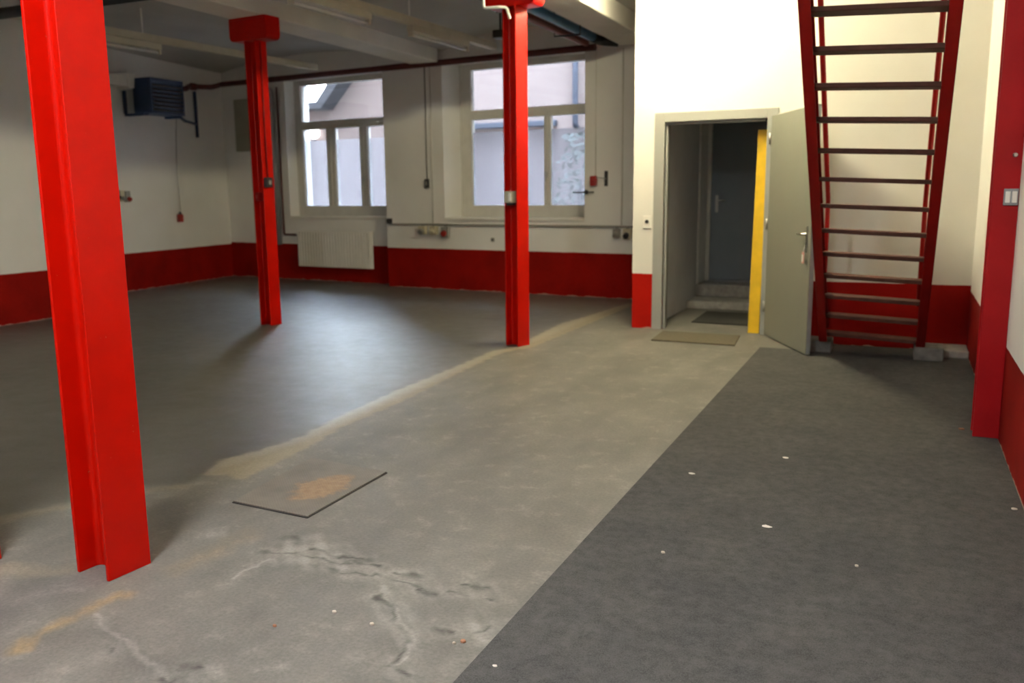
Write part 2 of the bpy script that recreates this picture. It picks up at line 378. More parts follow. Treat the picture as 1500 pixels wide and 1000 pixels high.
def inpoly(px, py, poly):
    r = np.zeros(px.shape, bool); n = len(poly)
    for i in range(n):
        x0, y0 = poly[i]; x1, y1 = poly[(i+1) % n]
        if y0 == y1: continue
        k = ((y0 > py) != (y1 > py)) & (px < (x1-x0)*(py-y0)/(y1-y0)+x0); r ^= k
    return r
def dline(px, py, pts):
    d = np.full(px.shape, 9.)
    for (x0,y0),(x1,y1) in zip(pts, pts[1:]):
        l = (x1-x0)**2+(y1-y0)**2+1e-9; t = np.clip(((px-x0)*(x1-x0)+(py-y0)*(y1-y0))/l, 0, 1)
        d = np.minimum(d, np.hypot(px-x0-t*(x1-x0), py-y0-t*(y1-y0)))
    return d
def dpoly(px, py, poly):        # signed, negative inside
    d = dline(px, py, poly+[poly[0]]); return np.where(inpoly(px, py, poly), -d, d)
def sm(d, w): return np.clip(.5-d/w, 0, 1)
def axis(parts):
    a = []
    for x0, x1, st in parts: a += list(np.arange(x0, x1-1e-6, st))
    return np.array(a+[parts[-1][1]])
gx = axis([(-11.9,-4.2,.35),(-4.2,-2.8,.02),(-2.8,-1.1,.009),(-1.1,.9,.4)]); gy = axis([(-5.3,1.2,.5),(1.2,1.7,.02),(1.7,3.1,.009),(3.1,4.4,.02),(4.4,12.0,.05),(12.0,13.6,.4)])
PX, PY = np.meshgrid(gx, gy); px, py = PX.ravel(), PY.ravel()
rng = np.random.default_rng(3)
def wob(px, py, f, ph): return np.sin(px*f+ph)*np.cos(py*f*1.3+ph*2)+.5*np.sin(px*f*2.3+py*f*1.9+ph)
wx = px+.012*wob(px,py,23,1.)+.006*wob(px,py,61,2.); wy = py+.014*wob(px,py,19,3.)+.006*wob(px,py,57,4.)
hp = [(-12.5,2.0),(-4.4,2.42)]+HALL[0]+[(-3.2,14),(-12.5,14)]
hall = sm(dpoly(wx,wy,hp), .10)
strip = np.zeros_like(px)
for p in STRIP: strip = np.maximum(strip, sm(dpoly(wx,wy,p), .03))
for p in BAND: strip = np.maximum(strip, .45*sm(dline(wx,wy,p)-.045, .06))
crack = np.zeros_like(px)
for i, p in enumerate(CRACK): crack = np.maximum(crack, sm(dline(wx,wy,p)-.005-.003*(i%3), .014)*np.clip(.8+.5*wob(px,py,29,i), .2, 1))
for x, y in BLOT: crack = np.maximum(crack, .7*sm(np.hypot((wx-x)*.55, wy-y)-.02, .03))
pale = np.zeros_like(px)
for p in PALELINE: pale = np.maximum(pale, sm(dline(wx,wy,p)-.005, .02))
for p in CRACK: pale = np.maximum(pale, .45*sm(dline(wx,wy,p)-.045, .07)*np.clip(.6+.5*wob(px,py,41,2), 0, 1))
for p in PALE: pale = np.maximum(pale, .75*sm(dpoly(wx,wy,p), .10)*np.clip(.6+.5*wob(px,py,31,1), 0, 1))
yellow = np.zeros_like(px)
for p in YELLOW: yellow = np.maximum(yellow, sm(dline(wx,wy,p)-.024, .05))
yellow = np.maximum(yellow, .35*sm(dline(wx,wy,[(-2.62,2.5),(-2.6,2.9)])-.05,.1))
stain = np.zeros_like(px)
for p in STAIN: stain = np.maximum(stain, .8*sm(dpoly(wx,wy,p), .12))
nx, ny = len(gx), len(gy)
me = bpy.data.meshes.new('floor')
faces = [(j*nx+i, j*nx+i+1, (j+1)*nx+i+1, (j+1)*nx+i) for j in range(ny-1) for i in range(nx-1)]
me.from_pydata([(float(x), float(y), 0.) for x, y in zip(px, py)], [], faces); me.update()
for nm, (a, b, c) in (('zones',(hall,strip,crack)),('marks',(pale,yellow,stain))):
    at = me.attributes.new(nm, 'FLOAT_COLOR', 'POINT'); at.data.foreach_set('color', np.stack([a,b,c,np.ones_like(a)],1).astype(np.float32).ravel())
me.materials.append(M['floor'])
fl = bpy.data.objects.new('floor', me); COL.objects.link(fl); struct(fl)

# corridor steps
mb = MB().box(-2.50,-1.28,11.1,12.22,0,.10); mb.box(-2.50,-1.28,11.65,12.22,.10,.26)
st = mb.build('corridor_steps', M['block'], loc=(-1.9,11.1,0), bevel=.012); struct(st)
mb = MB().box(.22,.60,8.55,8.93,0,.07); struct(mb.build('baseboard_stair', M['block'], loc=(.4,8.7,0), bevel=.012))

# ------------------------------------------------------------------ windows
def window(n, s0, s1, lights, handle_s, t0):
    r = structroot('window_%d' % n, W((s0+s1)/2, .5, ZB))
    f = MB(); a, b = s0, s1
    gl0, gl1 = lights[0][0], lights[-1][1]
    wbox(f, a, gl0, .49, .60, ZB, ZT); wbox(f, gl1, b, .49, .60, ZB, ZT)
    wbox(f, gl0, gl1, .49, .60, ZB, 1.30); wbox(f, gl0, gl1, .49, .60, 3.37, ZT)
    f.build('window_frame', M['frame'], r, bevel=.008)
    tr = MB(); wbox(tr, gl0, gl1, .47, .60, 2.62, 2.76); wbox(tr, gl0, gl1, .465, .49, 2.67, 2.70); tr.build('transom', M['frame'], r, bevel=.008)
    for (l0, l1), (m0, m1) in zip(lights, lights[1:]):
        m = MB(); wbox(m, l1, m0, .49, .60, 1.30, 2.62); wbox(m, (l1+m0)/2-.018, (l1+m0)/2+.018, .475, .49, 1.30, 2.62); m.build('mullion', M['frame'], r, bevel=.006)
    for l0, l1, z0, z1 in [(l0, l1, 1.30, 2.62) for l0, l1 in lights]+[(gl0, gl1, 2.76, 3.37)]:
        p = MB(); wbox(p, l0, l1, .54, .546, z0, z1); p.build('pane', M['glass'], r)
    for l0, l1 in lights:
        p = MB(); wbox(p, l0+.004, l1-.004, .55, .551, 1.30, 2.43); x = p.build('frosted_film', M['film'], r); x['label'] = 'white frosted film on the lower pane'
    h = MB(); wbox(h, handle_s-.018, handle_s+.018, .455, .49, 1.72, 1.80); wbox(h, handle_s-.012, handle_s+.012, .43, .455, 1.66, 1.79); h.build('window_handle', M['steel'], r, bevel=.004)
    sl = MB(); wbox(sl, s0-.0, s1+.0, t0-.03, .49, ZB-.035, ZB+.006); sl.build('window_sill', M['white'], r, bevel=.006)
window(1, *WIN[1], [(4.45,5.02),(5.18,5.735),(5.92,6.47)], 5.10, NI)
window(2, *WIN[2], [(.935,1.54),(1.64,2.235),(2.335,2.93)], 1.59, 0)

# ------------------------------------------------------------------ doors
d1 = structroot('door_1', (-1.84, 9.3, 0), 'grey steel door standing open beside the red staircase', 'door')
f = MB(); f.box(-2.47,-2.36,9.275,9.535,0,2.31); f.box(-1.31,-1.205,9.275,9.535,0,2.31); f.box(-2.36,-1.31,9.275,9.535,2.21,2.31); f.box(-2.36,-2.335,9.33,9.40,0,2.21); f.box(-2.335,-1.335,9.33,9.40,2.185,2.21)
f.build('door_frame', M['grey_frame'], d1, bevel=.006)
H0 = Vector((-1.265,9.255,0)); H1 = Vector((-.745,8.19,0)); LD = (H1-H0).normalized(); LN = Vector((LD.y,-LD.x,0))   # LN points to the corridor side
LL = (H1-H0).length
lf = MB().obox(H0+UZ*.012, LD*LL, -LN*.045, UZ*2.215).build('door_leaf', M['grey_door'], d1, bevel=.005)
e = MB().obox(H0+LD*(LL-.003)-LN*.042+UZ*.02, LD*.005, LN*.036, UZ*2.195).build('leaf_edge', M['galv'], lf)
def lever(c, dirv, nrm, mat, parent, nm='door_handle'):
    m = MB(); c = Vector(c)
    m.cbox(c-UZ*.045, dirv, nrm, UZ, .02, .005, .115)
    m.lathe(c+nrm*.004, nrm, [(0,.014),(.012,.014),(.014,.010),(.05,.010)], 14)
    m.tube([c+nrm*.045, c+nrm*.05+dirv*.02, c+nrm*.05+dirv*.12], .0095, 10)
    m.lathe(c-UZ*.105+nrm*.003, nrm, [(0,.012),(.012,.012)], 14)
    return m.build(nm, mat, parent)
hc = H0+LD*(LL-.085)+UZ*1.10+LN*.004
lever(hc, -LD, LN, M['steel'], lf)
for z in (.25, 1.1, 1.95):
    MB().lathe(H0+LN*.012-LD*.004+UZ*z, UZ, [(0,.012),(.11,.012)], 10).build('hinge', M['steel'], lf)
kt = thing('key_tag', hc+LN*.02-UZ*.22, 'small pink key tag with white label hanging from the open grey door', 'key tag')
k0 = hc+LN*.012-UZ*.105
MB().tube([k0, k0+LN*.012-UZ*.03, k0+LN*.012-UZ*.06], .004, 8).build('key', M['steel'], kt)
MB().cbox(k0+LN*.014-UZ*.105, LD, LN, UZ, .024, .005, .052).build('fob', M['tag_pink'], kt, bevel=.004)
MB().cbox(k0+LN*.020-UZ*.108, LD, LN, UZ, .016, .001, .032).build('paper_label', M['tag_white'], kt)

d2 = structroot('door_2', (-1.9, 12.2, .26), 'closed dark blue grey door at the top of the corridor steps', 'door')
MB().box(-2.43,-1.30,12.165,12.21,.275,2.42).build('door_leaf', M['dark_door'], d2, bevel=.004)
f = MB(); f.box(-2.50,-2.43,12.12,12.22,.26,2.5); f.box(-2.43,-1.28,12.12,12.22,2.42,2.5); f.box(-1.30,-1.28,12.12,12.22,.26,2.42); f.build('door_frame', M['white'], d2, bevel=.006)
MB().box(-2.43,-1.30,12.08,12.165,.262,.275).build('threshold', M['galv'], d2)
lever((-2.35,12.163,1.36), Vector((1,0,0)), Vector((0,-1,0)), M['steel'], d2)
MB().box(-2.50,-2.475,11.66,12.12,.262,2.5).build('door_lining', M['white'], d2, bevel=.004)

# ------------------------------------------------------------------ steel columns
def hcol(B, size, th, z1, label, tf=.016, tw=.011, fil=.02):
    th = math.radians(th); f = Vector((-math.sin(th), math.cos(th), 0)); d = Vector((-math.cos(th), -math.sin(th), 0)); B = Vector((*B, 0))
    def q(u, v): p = B+f*u+d*v; return (p.x, p.y)
    s = size; a = s/2-tw/2; b = s/2+tw/2
    def arc(cx, cy, a0, a1, n=5): return [(cx+fil*math.cos(a0+(a1-a0)*i/n), cy+fil*math.sin(a0+(a1-a0)*i/n)) for i in range(n+1)]
    R = math.radians
    o = [(0,0),(s,0),(s,tf)]+arc(b+fil, tf+fil, R(270), R(180))+arc(b+fil, s-tf-fil, R(180), R(90))+[(s,s-tf),(s,s),(0,s),(0,s-tf)]+arc(a-fil, s-tf-fil, R(90), R(0))+arc(a-fil, tf+fil, R(0), R(-90))+[(0,tf)]
    c = B+f*s/2+d*s/2
    t = thing('steel_column', c, label, 'column', 'red steel columns')
    sh = MB().prism([q(u, v) for u, v in o], 0, z1).build('shaft', M['red'], t, bevel=.0025, seg=1)
    for p, i in zip(sh.data.polygons, range(10**6)): pass
    return t, c, f, d
def head(t, c, z0, z1, halfx, halfy, rot):
    ax = Vector((math.cos(rot), math.sin(rot), 0)); ay = Vector((-math.sin(rot), math.cos(rot), 0)); r = .055
    def outline(hx):
        pts = [(-hx,z1),(-hx,z0+r)]+[(-hx+r-r*math.cos(a), z0+r-r*math.sin(a)) for a in (math.pi/8*k for k in range(1,5))]
        return pts+[(-x, z) for x, z in reversed(pts)]
    m = MB().prism3([c+ax*x-ay*halfy+UZ*z for x, z in outline(halfx)], ay*2*halfy)
    m.build('head_plate', M['red'], t, bevel=.008)
    MB().cbox(c+UZ*(z1-.012), ax, ay, UZ, halfx-.02, halfy+.012, .012).build('bearing_plate', M['red'], t, bevel=.004)
c1, cc1, f1, dd1 = hcol((-2.783,2.295), .198, -5, 3.19, 'nearest red steel column, standing large beside the rusty floor hatch')
head(c1, cc1, 3.19, 3.43, .28, .10, 0)
c0, cc0, f0, dd0 = hcol((-3.408,2.085), .198, -5, 3.19, 'red steel column cut off by the left edge, only a sliver of its foot showing')
head(c0, cc0, 3.19, 3.43, .28, .10, 0)
c2, cc2, f2, dd2 = hcol((-6.644,7.995), .170, -6, 3.19, 'farthest red steel column with a wide bracket head, in front of the radiator')
head(c2, cc2, 3.185, 3.43, .285, .105, -.10)
c3, cc3, f3, dd3 = hcol((-3.387,7.72), .168, -18, 3.20, 'red steel column with a cream box, in front of the window nearest the doorway')
head(c3, cc3, 3.195, 3.43, .27, .10, -.10)

# pilaster column at the right wall
t = thing('steel_column', (.53,5.92,0), 'dark red steel column built against the right wall past the carpet', 'column', 'red steel columns')
o = [(.46,5.82),(.60,5.82),(.60,5.98),(.46,5.98),(.46,5.965),(.535,5.955),(.535,5.845),(.46,5.835)]
MB().prism(o, 0, 3.68).build('shaft', M['pilaster_red'], t, bevel=.003, seg=1)
bl = MB().lathe((.562,5.821,1.68), (0,-1,0), [(0,.014),(.010,.014),(.012,.009),(.018,.009)], 8).build('bolt', M['steel'], t)
sw = thing('light_switch', (.556,5.818,1.40), 'grey switch plate on the dark red column at the right wall', 'switch')
MB().box(.52,.595,5.806,5.820,1.395,1.49).build('plate', M['galv'], sw, bevel=.003)
MB().box(.528,.553,5.800,5.806,1.41,1.475).build('rocker', M['white'], sw, bevel=.002); MB().box(.562,.588,5.800,5.806,1.41,1.475).build('rocker', M['white'], sw, bevel=.002)

# boxes and conduits fixed to the columns
q = cc2-dd2*.085-f2*.035
sb = thing('switch_box', q-dd2*.02+UZ*1.59, 'small black switch box on the farthest red column below its conduits', 'switch box')
hs_ = MB().cbox(q-dd2*.03+UZ*1.64, f2, dd2, UZ, .042, .03, .055).build('housing', M['dark_plastic'], sb, bevel=.006)
MB().cbox(q-dd2*.064+UZ*1.64, f2, dd2, UZ, .018, .005, .024).build('toggle', M['grey_plastic'], hs_, bevel=.003)
cd = MB().tube([q-dd2*.012+f2*.012+UZ*1.69, q-dd2*.012+f2*.012+UZ*3.17], .010, 8)
tag(cd.build('conduit', M['stair_red'], loc=q+UZ*1.69), 'thin red painted conduit running up the farthest column above the black box', 'conduit')
q = cc2-f2*.045+dd2*.035
hb = thing('switch_box', q+UZ*1.44, 'dark red box inside the web of the farthest red column', 'switch box')
hs_ = MB().cbox(q+UZ*1.48, f2, dd2, UZ, .03, .03, .05).build('housing', M['stair_red'], hb, bevel=.006)
MB().cbox(q-f2*.034+UZ*1.48, f2, dd2, UZ, .005, .014, .02).build('button', M['red_plastic'], hs_, bevel=.002)
q = cc3-f3*.058+dd3*.018
jb = thing('switch_box', q+UZ*1.38, 'cream switch box on the red column in front of the window nearest the doorway', 'switch box')
hs_ = MB().cbox(q+UZ*1.455, f3, dd3, UZ, .045, .052, .055).build('housing', M['cream'], jb, bevel=.008)
MB().cbox(q-f3*.049-dd3*.026+UZ*1.455, f3, dd3, UZ, .005, .016, .04).build('rocker', M['white'], hs_, bevel=.003)
MB().cbox(q+UZ*1.388, f3, dd3, UZ, .03, .035, .012).build('cable_gland', M['dark_plastic'], jb, bevel=.003)
wp = MB().tube([(-3.655,7.60,3.385),(-3.65,7.60,3.175),(-3.50,7.62,3.175),(-3.445,7.66,3.175),(-3.435,7.70,3.08)], .014, 10)
tag(wp.build('conduit', M['white'], loc=(-3.65,7.6,3.385)), 'white bent conduit around the head of the column beside the blue ceiling pipe', 'conduit')

# ------------------------------------------------------------------ staircase seen from beneath
K = .9; YF = 8.47
t = thing('staircase', (-.18, 8.47, 0), 'steep open red steel staircase with handrails rising towards the viewer', 'staircase')
sl = math.atan(K); up = Vector((0,-math.cos(sl),math.sin(sl))); nn = Vector((0,math.sin(sl),math.cos(sl)))   # up the flight, away from its underside
def sp(x, z): return Vector((x, YF-z/K, z))
for x, sg in ((-.645,1),(.235,-1)):
    m = MB(); a, b = sp(x,.12), sp(x,3.5)
    th = .009
    m.prism3([a, b, b+nn*.16, a+nn*.16+up*-.0], Vector((th*sg,0,0)))
    m.prism3([a, b, b+nn*th, a+nn*th], Vector((.072*sg,0,0)))
    m.prism3([a+nn*(.16-th), b+nn*(.16-th), b+nn*.16, a+nn*.16], Vector((.072*sg,0,0)))
    m.build('stringer', M['stair_red'], t, bevel=.002, seg=1)
for k in range(17):
    z = .176+.197*k; y = YF-z/K+.06
    m = MB(); dz = .019; h_ = .016
    m.quadbox([(-.634,y,z-h_+dz),(.224,y,z-h_-dz),(.224,y+.19,z-h_-dz),(-.634,y+.19,z-h_+dz),(-.634,y,z+h_+dz),(.224,y,z+h_-dz),(.224,y+.19,z+h_-dz),(-.634,y+.19,z+h_+dz)])
    m.build('tread', M['tread'], t, bevel=.004, seg=1)
for x in (-.605, .158):
    hr = 1.02
    zb = .42
    base = sp(x, zb)+nn*.12; topb = Vector((x, base.y, zb+hr-.05))
    e = Vector((x, base.y-(3.62-topb.z)/K, 3.62))
    MB().tube([base, topb, e], .020, 12).build('handrail', M['stair_red'], t)
for x, y0, lb in ((-.66,8.50,'left'),(.27,8.41,'right')):
    bk = MB().box(x-.12, x+.12, y0-.10, y0+.17, .006, .12).build('concrete_block', M['foot_block'], loc=(x, y0, 0), bevel=.012)
    tag(bk, 'rough concrete block under the foot of the staircase beside the '+('open door' if lb == 'left' else 'right wall corner'), 'block', 'blocks under the staircase')

# ------------------------------------------------------------------ things on the floor
cp = MB().prism([(-1.19,-4.2),(.595,-4.2),(.595,8.53),(.21,8.53),(.21,8.92),(-.80,8.92),(-.80,8.50),(-1.19,8.50)], 0, .006).build('carpet', M['carpet'], loc=(-.3,3,0))
tag(cp, 'dark grey felt carpet covering the right part of the floor', 'carpet')
ht = thing('floor_hatch', (-2.74,3.54,0), 'rusty steel hatch plate lying in the concrete floor near the nearest column', 'hatch')
MB().prism([(-2.95,3.19),(-2.48,3.16),(-2.49,3.87),(-3.03,3.93)], .002, .010).build('plate', M['hatch'], ht, bevel=.002)
fr = MB()
pts = [(-2.95,3.19),(-2.48,3.16),(-2.49,3.87),(-3.03,3.93)]
for i in range(4):
    a, b = Vector((*pts[i],0)), Vector((*pts[(i+1)%4],0)); dv = (b-a).normalized(); nv = Vector((dv.y,-dv.x,0))
    fr.obox(a-dv*.004+UZ*.0005, dv*((b-a).length+.008), nv*.005, UZ*.003)
fr.build('rim', M['dark_plastic'], ht)
dm = MB().prism([(-2.27,8.53),(-1.43,8.50),(-1.48,9.10),(-2.30,9.12)], 0, .014).build('doormat', M['mat'], loc=(-1.87,8.8,0), bevel=.004)
tag(dm, 'worn olive brown doormat on the concrete in front of the doorway', 'doormat')
dm = MB().prism([(-2.16,9.88),(-1.40,9.84),(-1.42,10.80),(-2.18,10.84)], 0, .014).build('doormat', M['mat_dark'], loc=(-1.8,10.3,0), bevel=.004)
tag(dm, 'dark doormat inside the doorway, in front of the corridor steps', 'doormat')
a = Vector((-1.388,9.395,0)); b = Vector((-1.372,9.52,2.10))
pl = MB().quadbox([(-1.445,9.36,0),(-1.33,9.36,0),(-1.33,9.39,0),(-1.445,9.39,0),(-1.425,9.47,2.11),(-1.315,9.47,2.11),(-1.315,9.50,2.11),(-1.425,9.50,2.11)]).build('plank', M['yellow'], loc=(-1.388,9.375,0), bevel=.004)
tag(pl, 'long yellow plank leaning upright in the doorway beside the open grey door', 'plank')

def scrap(name, x, y, r, mat, label, cat, h=.004, base=.006, seed=0, flat=False):
    rn = random.Random(seed); n = 7; r *= .68; b = [(x+r*(.6+.5*rn.random())*math.cos(2*math.pi*i/n)*1.35, y+r*(.6+.5*rn.random())*math.sin(2*math.pi*i/n)) for i in range(n)]
    m = MB(); m.prism(b, base, base+h); cx, cy = x, y
    tag(m.build(name, mat, loc=(x, y, base), bevel=min(.0015, h*.3), seg=1), label, cat, 'litter on the floor')
P = [(-.956,4.47,.021,'white paper scrap on the carpet nearest the carpet edge, level with the floor hatch'),
     (-.528,4.944,.024,'white paper scrap on the carpet farthest from the viewer'),
     (-.481,3.855,.026,'largest white paper scrap, oblong, in the middle of the carpet')]
for i, (x, y, r, lb) in enumerate(P): scrap('paper_scrap', x, y, r, M['paper'], lb, 'paper scrap', .003, .006, i)
scrap('paper_scrap', -1.11, 2.319, .011, M['paper'], 'tiny white paper sliver on the near end of the carpet', 'paper scrap', .003, .006, 9)
C = [(-.837,3.391,.010,M['crumb'],.006,'tan crumb on the carpet between the edge and the largest paper scrap'),
     (-.089,3.558,.010,M['crumb'],.006,'tan crumb lying alone on the right half of the carpet'),
     (.408,5.966,.018,M['brick_crumb'],.006,'orange brown crumb on the carpet beside the foot of the right column'),
     (.554,4.512,.016,M['crumb'],.006,'tan crumb on the carpet against the right wall'),
     (-1.28,2.424,.014,M['brick_crumb'],0,'pinkish crumb on the concrete close to the carpet edge'),
     (-1.301,2.40,.009,M['crumb'],0,'pale crumb next to the pinkish crumb by the carpet edge'),
     (-1.807,2.429,.011,M['crumb'],0,'pale crumb on the concrete left of the forked crack'),
     (-1.63,2.405,.011,M['crumb'],0,'pale crumb on the concrete inside the forked crack'),
     (-1.94,2.26,.011,M['brick_crumb'],0,'orange brick crumb on the concrete in front of the cracks')]
for i, (x, y, r, mt, bs, lb) in enumerate(C): scrap('crumb', x, y, r, mt, lb, 'crumb', .008, bs, 20+i)

# ------------------------------------------------------------------ on the window wall
def wthing(name, s, t, z, label, cat, group=None): return thing(name, W(s, t, z), label, cat, group)
def wb(s0, s1, t0, t1, z0, z1): return wbox(MB(), s0, s1, t0, t1, z0, z1)
# radiator
r = wthing('radiator', 5.54, NI, .25, 'white ribbed radiator hanging under the window by the farthest column', 'radiator')
R0, R1 = 4.73, 6.36; tb, tf_ = NI-.045, NI-.145
m = MB(); nrib = 26; pit = (R1-R0)/nrib
for i in range(nrib):
    wbox(m, R0+i*pit+.010, R0+(i+1)*pit-.010, tf_, tb-.06, .255, .855)
wbox(m, R0, R1, tf_+.05, tb-.012, .25, .862)
m.build('ribbed_panel', M['white'], r, bevel=.004, seg=1)
m = MB(); wbox(m, R0-.004, R1+.004, tf_-.002, tb, .855, .875); m.build('top_grille', M['white'], r, bevel=.004)
for s in (R0+.2, R1-.2): wb(s-.02, s+.02, tb-.02, NI-.002, .45, .75).build('bracket', M['white'], r)
m = MB().lathe(W(R1+.002, NI-.09, .80), DW, [(0,.012),(.02,.018),(.06,.018),(.07,.012)], 12); m.build('valve', M['steel'], r)
pp = MB().tube([W(6.77,NI-.03,3.35), W(6.77,NI-.03,.80), W(R1+.07,NI-.07,.80)], .016, 10)
tag(pp.build('pipe', M['dark_pipe'], loc=W(6.77,NI-.03,.8)), 'thin dark red riser pipe feeding the radiator', 'pipe')
pp = MB().tube([W(6.99,NI-.06,3.32), W(6.90,NI-.06,3.32), W(6.87,NI-.06,3.2), W(6.86,NI-.06,.62)], .042, 14)
tag(pp.build('pipe', M['galv'], loc=W(6.86,NI-.04,.62)), 'thick grey vertical pipe on the wall beside the far window', 'pipe')
g = wthing('distribution_panel', 7.5, NI, 2.28, 'olive grey wall panel half hidden behind the farthest column', 'panel')
wb(7.2,7.78,NI-.09,NI-.001,2.28,3.19).build('housing', M['panel'], g, bevel=.006); wb(7.23,7.75,NI-.10,NI-.09,2.32,3.15).build('panel_door', M['panel'], g, bevel=.004)

# cable duct with sockets
cdct = wb(-.7,4.22,-.032,-.001,.995,1.028).build('cable_duct', M['grey_plastic'], loc=W(1.8,0,1.0), bevel=.004)
tag(cdct, 'thin grey cable duct running along the window wall above the red band', 'cable duct')
def socket(s, z, w, h, mat, label, outlet, gland=True):
    k = wthing('power_socket', s, 0, z-h/2, label, 'socket', 'sockets on the window wall')
    hs_ = wb(s-w/2, s+w/2, -.075, -.001, z-h/2, z+h/2).build('housing', mat, k, bevel=.008)
    m = MB().lathe(W(s,-.07,z-h*.05), -NW-UZ*.5, [(0,w*.36),(.05,w*.36),(.055,w*.30)], 16); m.build('outlet', outlet, hs_)
    wb(s-.02, s+.02, -.05, -.012, z+h/2, .996).build('cable_entry', M['grey_plastic'], k)
socket(3.53,.925,.13,.13,M['cream'],'cream socket under the cable duct, farthest of the three from the doorway',M['grey_plastic'])
socket(3.32,.925,.13,.13,M['cream'],'cream socket in the middle of the three under the cable duct',M['cream'])
socket(3.10,.900,.13,.17,M['grey_plastic'],'grey socket with a red outlet under the cable duct',M['red_plastic'])
socket(.22,.92,.10,.13,M['grey_plastic'],'grey socket under the cable duct, second from the doorway wall',M['grey_plastic'])
socket(.06,.91,.11,.15,M['cream'],'cream socket with dark outlet under the cable duct, next to the doorway wall',M['dark_plastic'])
k = wthing('junction_box', 4.2, 0, 1.02, 'small black junction box at the corner of the radiator recess', 'junction box')
wb(4.155,4.245,-.05,-.001,1.02,1.105).build('housing', M['dark_plastic'], k, bevel=.006); wb(4.17,4.23,-.056,-.05,1.035,1.09).build('lid', M['dark_plastic'], k, bevel=.003)
k = wthing('light_switch', 3.44, 0, 1.58, 'dark light switch on the pier between the two windows', 'switch')
wb(3.405,3.47,-.045,-.001,1.58,1.72).build('housing', M['dark_plastic'], k, bevel=.006); wb(3.425,3.45,-.056,-.045,1.62,1.68).build('rocker', M['grey_plastic'], k, bevel=.003)
m = MB().tube([W(3.44,-.012,1.72), W(3.44,-.012,3.40)], .009, 8)
tag(m.build('conduit', M['grey_plastic'], loc=W(3.44,0,1.72)), 'thin conduit rising from the dark light switch between the windows', 'conduit')
m = MB().tube([W(3.345,-.012,1.03), W(3.345,-.012,3.40)], .009, 8)
tag(m.build('conduit', M['frame'], loc=W(3.345,0,1.03)), 'pale conduit from the cable duct up the pier between the windows', 'conduit')
m = MB().tube([W(.16,-.012,1.03), W(.16,-.012,3.40)], .012, 8)
tag(m.build('conduit', M['frame'], loc=W(.16,0,1.03)), 'pale conduit up the window wall next to the doorway wall', 'conduit')
m = MB().tube([W(.56,-.012,1.72), W(.56,-.012,3.40)], .007, 8)
tag(m.build('conduit', M['frame'], loc=W(.56,0,1.72)), 'pale thin conduit rising above the red box by the near window', 'conduit')
k = wthing('wall_plate', 2.26, 0, .76, 'small grey wall plate below the near window', 'wall plate')
wb(2.23,2.29,-.02,-.001,.765,.825).build('plate', M['grey_plastic'], k, bevel=.004); MB().lathe(W(2.26,-.019,.795),-NW,[(0,.016),(.006,.014)],12).build('cap', M['dark_plastic'], k)
k = wthing('alarm_box', .58, 0, 1.58, 'small dark red box on the wall beside the near window', 'alarm box')
wb(.53,.63,-.07,-.001,1.575,1.715).build('housing', M['red_plastic'], k, bevel=.02); MB().lathe(W(.58,-.069,1.64),-NW,[(0,.026),(.012,.022)],14).build('button', M['red_plastic'], k)
k = wthing('wall_bracket', .40, 0, 1.58, 'dark upright hook bracket beside the small red box', 'bracket')
wb(.375,.425,-.02,-.001,1.57,1.78).build('plate', M['dark_plastic'], k, bevel=.006)
MB().tube([W(.40,-.02,1.67), W(.42,-.06,1.68), W(.53,-.06,1.69)], .008, 8).build('arm', M['grey_plastic'], k)
k = wthing('window_crank', .72, 0, 1.46, 'dark horizontal crank handle at the edge of the near window', 'crank')
MB().tube([W(.57,-.05,1.49), W(.90,-.05,1.485)], .011, 8).build('lever', M['dark_plastic'], k)
MB().lathe(W(.70,0,1.49), -NW, [(0,.03),(.03,.03),(.035,.02),(.05,.02)], 12).build('hub', M['dark_plastic'], k)
k = thing('doorbell', (-2.54,9.3,1.14), 'small white bell push with black button beside the doorway', 'doorbell')
MB().box(-2.585,-2.495,9.285,9.299,1.10,1.235).build('plate', M['white'], k, bevel=.004); MB().lathe((-2.54,9.286,1.17),(0,-1,0),[(0,.022),(.012,.02)],16).build('button', M['dark_plastic'], k)

# ------------------------------------------------------------------ on the left wall: unit heater and switches
h = thing('unit_heater', (-10.95,10.76,2.77), 'dark blue unit heater with louvres bracketed high on the left wall', 'heater')
hx0,hx1,hy0,hy1,hz0,hz1 = -11.10,-10.74,10.42,11.10,2.77,3.31
m = MB(); m.box(hx0,hx1-.02,hy0,hy1,hz0,hz1); m.box(hx1-.02,hx1+.02,hy0,hy0+.03,hz0,hz1); m.box(hx1-.02,hx1+.02,hy1-.03,hy1,hz0,hz1); m.box(hx1-.02,hx1+.02,hy0+.03,hy1-.03,hz1-.06,hz1); m.box(hx1-.02,hx1+.02,hy0+.03,hy1-.03,hz0,hz0+.03)
m.build('casing', M['blue'], h, bevel=.006)
for k in range(7):
    z = hz0+.05+k*.062
    MB().obox((hx1-.018,hy0+.032,z+.022), (.05,0,-.03), (0,hy1-hy0-.064,0), (.004,0,.006)).build('louvre', M['louvre'], h)
MB().lathe((hx0,10.76,3.04),(-1,0,0),[(0,.19),(.03,.19),(.05,.10),(.10,.09)],20).build('fan_motor', M['dark_plastic'], h)
for y, z0, z1 in ((10.34,2.77,3.12),(12.0,2.50,3.28)):
    x = -11.215 if y < 11 else -11.365
    MB().box(x,x+.04,y-.022,y+.022,z0,z1).build('wall_rail', M['blue'], h, bevel=.004)
m = MB(); m.box(-11.20,-10.80,10.32,10.42,2.735,2.775)
m.build('support_arm', M['blue'], h, bevel=.004)
m = MB(); m.obox((-11.33,11.96,2.70),(0,.05,0),(0,0,.04),(.36,-.62,0)); m.obox((-10.99,11.34,2.70),(0,.05,0),(0,0,.04),(.16,-.28,.05)); m.box(-11.1,-10.78,11.03,11.09,2.735,2.775)
